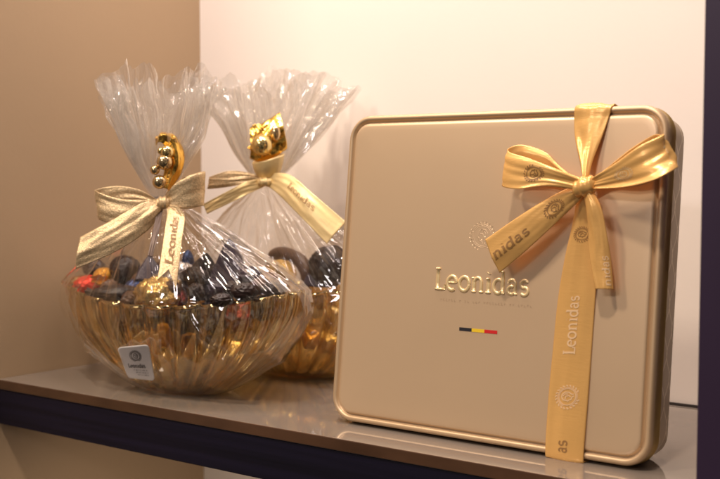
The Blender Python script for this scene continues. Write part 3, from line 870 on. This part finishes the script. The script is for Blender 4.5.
prism_piece('wrapped_sweet', aty(205, 268, 0.643), .0135, M['choc_dark'], 'black brown sweet between the silver foil and the peaked sweet', 'sweet', rot=1.2, tilt=.3, seed=5, peak=.8)
twist_wrap('wrapped_sweet', aty(262, 283, 0.631), .0120, M['choc_brown'], 'brown sweet tucked at the right end of the nearer bowl', 'sweet', seed=20, rot=.2, squash=(1.4, .9, .7), ends=False)
twist_wrap('wrapped_sweet', aty(94, 268, .650), .0085, M['choc_dark'], 'dark sweet behind the red one at the left end', 'sweet', seed=22, ends=False, rot=.4, squash=(1.2, .9, .9))
prism_piece('wrapped_sweet', aty(150, 272, 0.643), .0150, M['choc_purple'], 'dark aubergine sweet behind the hanging ribbon tail', 'sweet', rot=.9, tilt=-.2, seed=7, peak=.8)
# small crumpled sweets filling the gaps
rs = random.Random(21)
for (x, y, yy) in ((110, 288, .615), (99, 296, .618), (132, 299, .600), (171, 288, .600), (196, 292, .592), (222, 300, .588), (244, 292, .598), (250, 276, .625),
                   (216, 272, .640), (166, 268, .655), (142, 280, .640), (114, 272, .660), (233, 288, .600), (274, 289, .628), (195, 277, .618)):
    twist_wrap('wrapped_sweet', aty(x, y, yy), rs.uniform(.0062, .0085), M[rs.choice(['choc_purple', 'choc_dark', 'choc_dark', 'choc_brown', 'choc_purple'])],
               'small dark crumpled sweet wedged between the bigger ones in the nearer bowl', 'sweet', group='small dark sweets filling the nearer bowl',
               seed=rs.uniform(0, 50), rot=rs.uniform(0, 3), squash=(rs.uniform(.9, 1.6), .9, rs.uniform(.6, 1.)), ends=False, crumple=.2)
# pieces seen through the glass of the nearer bowl
inside = [(143, 338, .825, .0130, 'foil_orange', 'bright orange foil sweet behind the sticker in the nearer bowl', 1.0, (1.0, .8, 1.3)),
          (165, 345, .815, .0125, 'foil_orange', 'orange foil sweet right of the sticker in the nearer bowl', 2.0, (1.0, .8, 1.2)),
          (112, 326, .860, .0120, 'choc_brown', 'brown sweet in the left half of the nearer bowl behind the flutes', .5, (1.4, .9, .8)),
          (98, 312, .880, .0110, 'foil_ball', 'gold foil sweet low at the left end of the nearer bowl', 1.5, (1.2, .9, .9)),
          (186, 322, .815, .0130, 'choc_dark', 'dark sweet under the gold foil ball inside the nearer bowl', .8, (1.5, .9, .8)),
          (213, 315, .805, .0135, 'choc_purple', 'dark aubergine sweet behind the right flutes, upper layer', 2.5, (1.5, .9, .9)),
          (200, 345, .825, .0120, 'choc_brown', 'brown sweet deep in the middle of the nearer bowl', .3, (1.4, .9, .8)),
          (240, 318, .800, .0115, 'foil_wine', 'wine red foil sweet inside the right half of the nearer bowl', 1.1, (1.3, .9, .9)),
          (232, 345, .815, .0110, 'foil_ball', 'gold foil sweet low behind the right flutes of the nearer bowl', 1.9, (1.3, .9, .9)),
          (265, 308, .790, .0110, 'choc_dark', 'dark sweet at the right end inside the nearer bowl', .4, (1.2, .9, .9)),
          (128, 312, .855, .0120, 'choc_dark', 'dark sweet above the sticker inside the nearer bowl', .9, (1.3, .9, .8)),
          (172, 368, .845, .0110, 'choc_dark', 'dark sweet at the very bottom of the nearer bowl', .2, (1.6, 1., .7)),
          (155, 318, .830, .0120, 'choc_purple', 'aubergine sweet directly under the gold foil ball', 1.6, (1.3, .9, .8))]
for (x, y, d, r, mm, lb, rt, sq) in inside:
    twist_wrap('wrapped_sweet', aty(x, y, .628), r*.9, M[mm], lb, 'sweet', seed=x*.37, rot=rt, squash=sq, ends=False)
# farther bowl
bar_piece('chocolate_cane', [aty(270, 256, 0.728), aty(282, 253, 0.728), aty(297, 258, 0.728), aty(306, 270, 0.728), aty(308, 284, 0.728)], .0070, M['choc_brown'], 'hooked milk chocolate cane at the left of the farther bowl', 'chocolate', .8)
twist_wrap('wrapped_sweet', aty(331, 266, 0.728), .0145, M['choc_dark'], 'dark shiny sweet beside the tin in the farther bowl', 'sweet', seed=30, rot=.5, squash=(1.2, 1, 1.1), ends=False)
twist_wrap('wrapped_sweet', aty(280, 274, 0.742), .0125, M['foil_ball'], 'pale gold foil sweet under the chocolate cane', 'sweet', seed=31, rot=1.5, squash=(1.2, 1, 1.), ends=False)
prism_piece('wrapped_sweet', aty(318, 276, 0.728), .0130, M['choc_purple'], 'dark aubergine sweet right of the chocolate cane', 'sweet', rot=.3, seed=9)
for (x, y, d, mm, lb) in ((300, 305, .92, 'choc_brown', 'brown sweet inside the farther bowl behind its flutes'), (328, 303, .90, 'foil_ball', 'gold foil sweet inside the farther bowl beside the tin'),
                          (305, 335, .925, 'foil_orange', 'orange foil sweet low inside the farther bowl'), (328, 340, .915, 'foil_ball', 'gold foil sweet at the foot of the farther bowl')):
    twist_wrap('wrapped_sweet', aty(x, y, .735), .0110, M[mm], lb, 'sweet', seed=x*.2, rot=y*.1, squash=(1.3, .9, .9), ends=False)

# ------------------------------------------------------------------ light
w = bpy.data.worlds.new('World'); sc.world = w; w.use_nodes = True
wt = w.node_tree; bg = wt.nodes['Background']
# dim shop round the shelf; bright noise patches added for streaky reflections, darker floor
tc = N(wt, 'TexCoord'); nz = N(wt, 'TexNoise', Scale=4.2, Detail=2.); wt.links.new(tc.outputs['Generated'], nz.inputs['Vector'])
rp = N(wt, 'ValToRGB'); rp.color_ramp.elements[0].position = .50; rp.color_ramp.elements[0].color = (.045, .032, .030, 1)
rp.color_ramp.elements[1].position = .61; rp.color_ramp.elements[1].color = (1, .84, .70, 1)
sz = N(wt, 'SeparateXYZ'); wt.links.new(tc.outputs['Generated'], sz.inputs[0])
mr = N(wt, 'MapRange'); mr.inputs['From Min'].default_value = -.6; mr.inputs['From Max'].default_value = .5; mr.inputs['To Min'].default_value = .10; mr.inputs['To Max'].default_value = .75
wt.links.new(sz.outputs[2], mr.inputs['Value']); wt.links.new(nz.outputs['Fac'], rp.inputs[0])
wt.links.new(rp.outputs[0], bg.inputs[0]); wt.links.new(mr.outputs[0], bg.inputs[1])
def area(name, loc, target, sx, sy, power, col):
    l = bpy.data.lights.new(name, 'AREA'); l.shape = 'RECTANGLE'; l.size = sx; l.size_y = sy; l.energy = power; l.color = col
    o = bpy.data.objects.new(name, l); C.objects.link(o); o.location = loc
    o.rotation_euler = (V(target)-V(loc)).to_track_quat('-Z', 'Y').to_euler(); return o
# warm strip lamp under the shelf above, and shop ceiling spots in front
area('strip_lamp', (-.40, .645, .74), (-.42, .74, 0), .66, .03, 3.5, (1, .845, .78))
area('ceiling_lamp', (-.95, -.25, 1.25), (-.45, .65, .1), .16, .16, 9, (1, .82, .64))
area('ceiling_lamp', (-.20, -.5, 2.3), (-.4, .65, .1), .15, .15, 32, (1, .83, .69))
area('ceiling_lamp', (-.45, -1.2, 1.0), (-.4, .65, .1), .5, .12, 5, (.95, .86, .88))

area('under_shelf_lamp', (-.42, .64, -.045), (-.44, .74, -.5), .5, .02, .55, (1, .80, .62))
# ------------------------------------------------------------------ render
sc.render.engine = 'CYCLES'
cy = sc.cycles
cy.use_denoising = True
try: cy.denoiser = 'OPENIMAGEDENOISE'
except Exception: pass
cy.max_bounces = 14; cy.diffuse_bounces = 4; cy.glossy_bounces = 6; cy.transmission_bounces = 6; cy.transparent_max_bounces = 40
cy.sample_clamp_indirect = 6
sc.view_settings.view_transform = 'Standard'; sc.view_settings.look = 'None'; sc.view_settings.exposure = .15; sc.view_settings.gamma = 1
